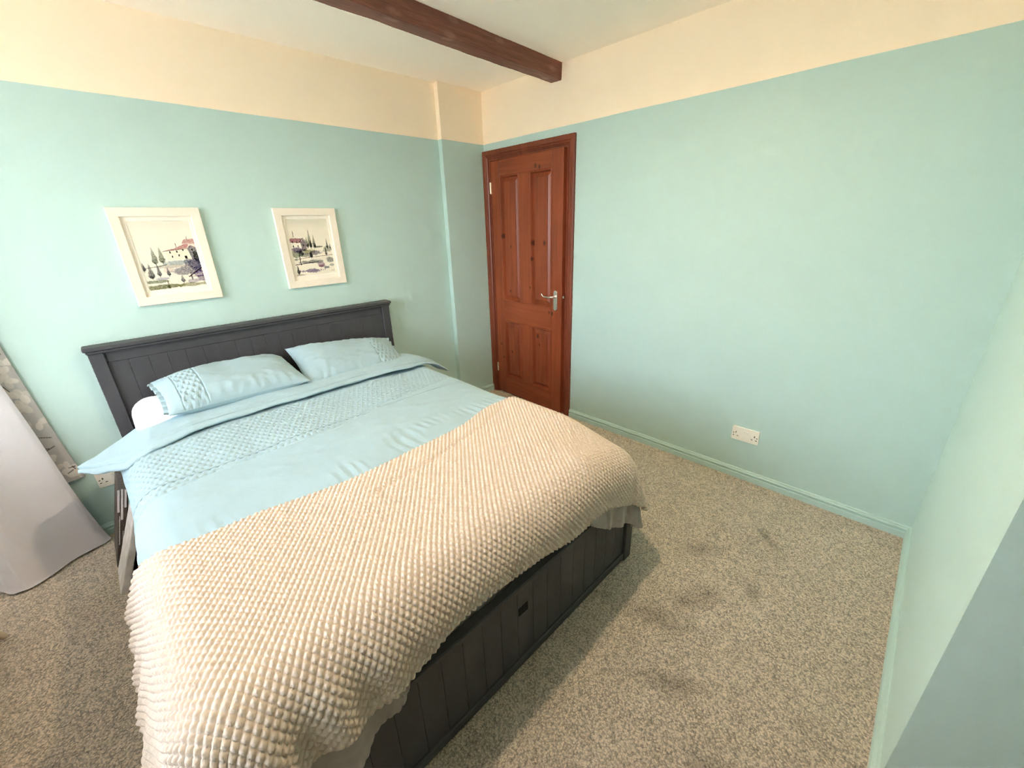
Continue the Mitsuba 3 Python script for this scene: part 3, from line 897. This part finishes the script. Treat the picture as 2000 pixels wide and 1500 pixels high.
def art_right():
    w = Wash(230, 300, 8.1)
    w.put(smooth01(.80, 1.0, w.v + .05 * w.n1), (206, 208, 186), .40)
    w.put(smooth01(.55, .75, w.v) * .5, (240, 226, 190), .35)
    w.poly([(.0, .50), (.0, .60), (.24, .585), (.26, .47), (.12, .45)], (252, 244, 226), .9, .1)
    w.poly([(.0, .60), (.0, .665), (.05, .68), (.29, .67), (.25, .59)], (180, 112, 118), .85)
    w.poly([(.24, .59), (.31, .665), (.38, .60), (.37, .44), (.26, .44)], (140, 122, 128), .85)
    w.stroke([(.22, .60), (.31, .675), (.40, .595)], .007, (84, 64, 66), .8)
    w.stroke([(.10, .70), (.10, .77)], .014, (176, 160, 140), .8)
    w.stroke([(.10, .77), (.10, .80)], .006, (120, 100, 90), .8)
    for u, v, a in ((.06, .535, .012), (.17, .535, .012), (.30, .545, .016), (.31, .46, .018), (.06, .61, .012), (.16, .605, .012)):
        w.poly([(u - a, v - .016), (u + a, v - .016), (u + a, v + .016), (u - a, v + .016)], (86, 66, 70), .85, .1)
    w.blob(.12, .475, .12, .035, (150, 130, 150), .7)
    w.blob(.10, .39, .15, .07, (140, 148, 120), .8)
    w.blob(.30, .43, .20, .05, (150, 148, 130), .7)
    w.blob(.13, .47, .15, .05, (146, 126, 146), .6)
    w.blob(.22, .41, .05, .05, (90, 88, 92), .6)
    for u, v0, v1, r in ((.40, .51, .70, .046), (.475, .50, .84, .056), (.575, .50, .73, .048)):
        w.cypress(u, v0, v1, r, (92, 98, 62), .8)
        w.cypress(u + .01, v0, v0 + .4 * (v1 - v0), r * .8, (40, 42, 30), .85)
    w.blob(.66, .505, .14, .016, (92, 96, 80), .75)
    w.blob(.90, .46, .13, .055, (138, 142, 118), .65)
    w.cypress(.90, .47, .66, .03, (64, 70, 52))
    w.cypress(.97, .47, .56, .02, (80, 86, 66))
    w.blob(.44, .43, .16, .045, (190, 184, 122), .7)
    w.blob(.55, .40, .17, .050, (124, 116, 128), .75)
    w.blob(.32, .365, .16, .035, (126, 124, 112), .7)
    w.cypress(.84, .345, .50, .032, (40, 44, 34))
    w.cypress(.45, .315, .44, .05, (58, 46, 50))
    w.stroke([(.10, .30), (.45, .325), (1.0, .345)], .006, (138, 104, 92), .7)
    w.stroke([(.16, .30), (.16, .40)], .012, (60, 52, 48), .8)
    w.blob(.05, .295, .05, .018, (120, 128, 120), .7)
    w.stroke([(.16, .20), (.155, .29)], .013, (56, 50, 46), .85)
    w.stroke([(.02, .20), (.24, .215), (.60, .235)], .010, (116, 104, 112), .75)
    w.blob(.48, .24, .32, .032, (126, 124, 116), .75)
    w.blob(.90, .255, .12, .065, (126, 134, 124), .75)
    w.blob(.66, .18, .085, .05, (178, 142, 160), .75)
    w.blob(.67, .145, .07, .022, (140, 90, 96), .6)
    w.blob(.93, .155, .08, .03, (140, 150, 140), .6)
    w.cypress(.06, .03, .20, .045, (44, 46, 34), .95)
    w.blob(.42, .075, .34, .036, (146, 128, 154), .9, .7)
    w.blob(.80, .115, .10, .022, (104, 110, 122), .8, .8)
    w.blob(.10, .01, .14, .02, (150, 144, 120), .6, .9)
    for k_ in range(5):
        w.stroke([(.90 + .018 * k_, .045), (.908 + .018 * k_, .052)], .005, (120, 110, 100), .6)
    return w


def picture(key, x0, z0, art, label):
    W, Hh, D = .3636, .462, .024
    fw_ = .042
    # four mitred lengths in one moulding: bevelled face, inner step
    prof = [(0, 0), (0, D - .002), (.002, D), (fw_ - .003, D - .002), (fw_, D - .005), (fw_, .006)]
    V, F = [], []
    for ins, out in prof:
        V += [(x0 + ins, -out, z0 + ins), (x0 + W - ins, -out, z0 + ins), (x0 + W - ins, -out, z0 + Hh - ins), (x0 + ins, -out, z0 + Hh - ins)]
    k_ = len(prof)
    for i in range(k_):
        for j in range(4):
            i2 = (i + 1) % k_
            F.append((i * 4 + j, i * 4 + (j + 1) % 4, i2 * 4 + (j + 1) % 4, i2 * 4 + j))
    F = np.array(F)
    m = trimesh.Trimesh(np.array(V), np.vstack([F[:, [0, 1, 2]], F[:, [0, 2, 3]]]), process=False)
    m.fix_normals()
    add(key + '__frame', m, 'picture_frame_mat')
    ax0, ax1, az0, az1 = x0 + .059, x0 + W - .055, z0 + .068, z0 + Hh - .060
    g = .003
    # window mount with a bevelled opening
    o = [(x0 + fw_ - .002, z0 + fw_ - .002), (x0 + W - fw_ + .002, z0 + fw_ - .002), (x0 + W - fw_ + .002, z0 + Hh - fw_ + .002), (x0 + fw_ - .002, z0 + Hh - fw_ + .002)]
    inn = [(ax0, az0), (ax1, az0), (ax1, az1), (ax0, az1)]
    inn2 = [(ax0 + g, az0 + g), (ax1 - g, az0 + g), (ax1 - g, az1 - g), (ax0 + g, az1 - g)]
    V = [(a_, -.0100, b_) for a_, b_ in o] + [(a_, -.0100, b_) for a_, b_ in inn] + [(a_, -.0075, b_) for a_, b_ in inn2] + [(a_, -.0065, b_) for a_, b_ in o]
    F = []
    for i in (0, 1):
        for j in range(4):
            F.append((i * 4 + j, i * 4 + (j + 1) % 4, i * 4 + 4 + (j + 1) % 4, i * 4 + 4 + j))
    for j in range(4):
        F.append((8 + j, 8 + (j + 1) % 4, 12 + (j + 1) % 4, 12 + j))
    add(key + '__mount', (np.array(V), np.array(F)), 'mount_mat')
    w = art()
    paper = srgb(250, 240, 218)
    w.c = (paper - (paper - w.c) * 1.45) * .84
    w.c = np.clip(.62 * w.c + .38 * (w.c @ np.array([.25, .65, .10]))[..., None] * np.array([1.06, 1.0, .88]), .012, 1)
    V = np.stack([ax0 + g + w.u * (ax1 - ax0 - 2 * g), 0 * w.u - .0072, az0 + g + w.v * (az1 - az0 - 2 * g)], -1).reshape(-1, 3)
    add(key + '__print', (V, grid_faces(w.nu, w.nv)), 'print_mat', color=w.c.reshape(-1, 3))
    add(key + '__backing', box(x0 + .004, x0 + W - .004, -.006, -.0005, z0 + .004, z0 + Hh - .004), 'mount_mat')
    labels[key] = {'label': label, 'category': 'framed picture', 'group': 'framed pictures above the bed'}
    labels[key + '__print'] = {'label': 'watercolour print of an Italian hill landscape'}


picture('framed_picture', -2.358, 1.163, art_left, 'white framed watercolour with its villa at the right, left of the two above the bed')
picture('framed_picture_001', -1.640, 1.163, art_right, 'white framed watercolour with its villa at the left, nearer the door of the two')

# ---------------------------------------------------------------- curtains at the window wall
def plan_curve(pts, n):
    return lerp_curve(pts, n)


def curtain(key, plan_bottom, plan_top, z0, z1, bsdf, n=260, m=200, thick=.003, hemz=None, color=None):
    a, b = plan_curve(plan_bottom, n), plan_curve(plan_top, n)
    t = np.linspace(0, 1, m)
    q = a[:, None] * (1 - t ** .75)[None, :, None] + b[:, None] * (t ** .75)[None, :, None]
    z = z0 + (z1 - z0) * t
    P = np.concatenate([q, np.broadcast_to(z[None, :, None], (n, m, 1))], -1)
    return P


P = curtain('white', [(-2.800, -.070), (-2.812, -.088), (-2.86, -.115), (-2.945, -.148), (-3.0, -.19), (-3.054, -.234), (-3.09, -.252), (-3.124, -.25), (-3.174, -.19), (-3.23, -.12), (-3.30, -.17), (-3.40, -.24), (-3.50, -.16), (-3.62, -.24), (-3.74, -.17)],
            [(-2.985, -.070), (-2.995, -.088), (-3.015, -.105), (-3.05, -.13), (-3.09, -.16), (-3.12, -.21), (-3.15, -.235), (-3.18, -.23), (-3.21, -.17), (-3.25, -.12), (-3.30, -.16), (-3.40, -.22), (-3.50, -.15), (-3.62, -.22), (-3.74, -.16)], .008, 2.26, 'curtain_mat')
s = np.linspace(0, 1, P.shape[0])[:, None]
tz = np.linspace(0, 1, P.shape[1])[None]
q0 = P.reshape(-1, 3)
P[..., 1] += (nz(q0 * [9, 1, 1.2]) - .5).reshape(P.shape[:2]) * .03 * (1 - np.exp(-s * 30))
P[..., 0] += (nz(q0 * [4, 4, 3.0] + 7) - .5).reshape(P.shape[:2]) * .010
P[..., 2] += .012 * (nz(q0 * [5, 5, 0]) - .5).reshape(P.shape[:2]) * (1 - tz) * 2
# crease that runs down the second fold
P[..., 1] += .022 * smooth01(.0, .05, s - .40) * smooth01(.20, .05, s - .40) * (1 - .4 * tz)
P[..., 2] = np.maximum(P[..., 2], .004)
sheet('white_curtain', P, 'curtain_mat', .003)
lab('white_curtain', 'plain white curtain sweeping down to the carpet at the left edge', 'curtain')
P = curtain('blossom', [(-2.790, -.012), (-2.815, -.024), (-2.87, -.030), (-2.93, -.024), (-3.00, -.032), (-3.10, -.030)], [(-2.925, -.012), (-2.945, -.022), (-2.99, -.030), (-3.03, -.024), (-3.07, -.032), (-3.16, -.030)], .365, 2.26, 'blossom_mat', 320, 620)
a_, b_ = np.meshgrid(np.linspace(0, .33, P.shape[0]), np.linspace(0, 1.9, P.shape[1]), indexing='ij')
rng = np.random.default_rng(5)
pq = np.stack([a_, b_, 0 * a_], -1).reshape(-1, 3)
col = np.ones(a_.shape + (3,)) * srgb(178, 176, 174)
col *= (1 + .10 * (nz(pq, 14) - .5).reshape(a_.shape))[..., None]
for k_ in range(120):
    ca, cb = rng.uniform(0, .32), rng.uniform(.02, 1.9)
    if k_ < 8:
        ca, cb = ((.02, .03), (.035, .07), (.03, .33), (.055, .42), (.03, .47), (.06, .56), (.02, .62), (.05, .74))[k_]
    for p_ in range(rng.integers(2, 5)):
        an = rng.uniform(0, 6.28)
        da, db = a_ - ca - .018 * math.cos(an), b_ - cb - .018 * math.sin(an)
        u_ = (da * math.cos(an) + db * math.sin(an)) / rng.uniform(.018, .026)
        v_ = (-da * math.sin(an) + db * math.cos(an)) / rng.uniform(.012, .018)
        k2 = smooth01(1.05, .8, np.hypot(u_, v_)) * rng.uniform(.45, .9)
        col = col * (1 - k2[..., None]) + srgb(218, 212, 206) * k2[..., None]
for k_ in range(60):
    ca, cb, an, ln = rng.uniform(0, .3), rng.uniform(.02, 1.9), rng.uniform(-.7, .7), rng.uniform(.02, .045)
    if k_ < 4:
        ca, cb, an, ln = ((.022, .245, .35, .04), (.03, .20, -.35, .04), (.06, .50, 1.2, .03), (.012, .055, 1.3, .02))[k_]
    t_ = np.clip(((a_ - ca) * math.cos(an) + (b_ - cb) * math.sin(an)) / ln, 0, 1)
    d_ = np.hypot(a_ - ca - t_ * ln * math.cos(an), b_ - cb - t_ * ln * math.sin(an))
    k2 = smooth01(.0035, .0015, d_)[..., None] * .85
    col = col * (1 - k2) + srgb(70, 66, 66) * k2
nu_, nv_ = P.shape[:2]
Nn = np.array([0, .003, 0])
Vb = np.vstack([P.reshape(-1, 3), (P + Nn).reshape(-1, 3)])
Fb = grid_faces(nu_, nv_)
add('blossom_curtain', (Vb, np.vstack([Fb, Fb[:, ::-1] + nu_ * nv_])), 'blossom_mat', smooth=True, color=np.vstack([col.reshape(-1, 3)] * 2))
lab('blossom_curtain', 'grey curtain printed with pale blossom and twigs, behind the white curtain', 'curtain')

# ---------------------------------------------------------------- flat panels leaning on the side of the bed
def leaning(x0, y0, y1, z0, length, lean, thick):
    """a panel whose foot is at x0 and which leans towards +x"""
    m = box(0, thick, y0, y1, 0, length, .003)
    m.apply_transform(trimesh.transformations.rotation_matrix(lean, (0, 1, 0)))
    m.apply_translation((x0, 0, z0))
    return m


add('white_carton', leaning(-2.788, -.60, -.395, .004, .395, .390, .028), 'board_white_mat')
lab('white_carton', 'flat white carton leaning against the side of the bed, its narrow edge to the front', 'box')
dk = 'dark_carton'
add(dk + '__body', leaning(-2.787, -.38, -.12, .010, .40, .280, .036), 'board_dark_mat')
for i, (dx, z0, z1) in enumerate(((-.001, .29, .402), (.011, .25, .405), (.023, .31, .402), (.006, .12, .27), (.018, .06, .19))):
    st_ = box(dx, dx + (.008 if i < 3 else .003), -.3815, -.3795, z0, z1)
    st_.apply_transform(trimesh.transformations.rotation_matrix(.280, (0, 1, 0)))
    st_.apply_translation((-2.787, 0, .010))
    add(dk + '__torn_wrapping', st_, 'paper_mat')
lab(dk, 'flat dark carton with torn pale wrapping, behind the white one beside the bed', 'box')
labels[dk + '__torn_wrapping'] = {'label': 'strip of torn pale wrapping'}
add('brown_carton', leaning(-2.731, -.53, -.20, .004, .25, .350, .036), 'board_brown_mat')
lab('brown_carton', 'brown cardboard carton tucked between the flat white carton and the bed', 'box')

# ---------------------------------------------------------------- low chest under the window, of which one leg tip shows at the left edge
def chest_leg(fx, fy, tx, ty, zt):
    return sweep_spheres([(fx, fy, .011), (tx, ty, zt)], [.011, .018])


CX0, CX1, CY0, CY1 = -3.80, -3.17, -1.95, -.56
for fx, fy, sx, sy in ((CX1 + .034, CY1 + .035, -1, -1), (CX1 + .034, CY0 - .03, -1, 1), (CX0 - .03, CY1 + .03, 1, -1), (CX0 - .03, CY0 - .03, 1, 1)):
    add('window_chest__leg', chest_leg(fx, fy, fx + sx * .07, fy + sy * .07, .27), 'pale_wood_mat', smooth=True)
add('window_chest__body', box(CX0, CX1, CY0, CY1, .25, .776, .004), 'pale_wood_mat')
add('window_chest__top', box(CX0 - .01, CX1 + .012, CY0 - .012, CY1 + .012, .776, .80, .004), 'pale_wood_mat')
lab('window_chest', 'pale wooden chest of which one tapered leg tip shows at the left edge', 'chest')
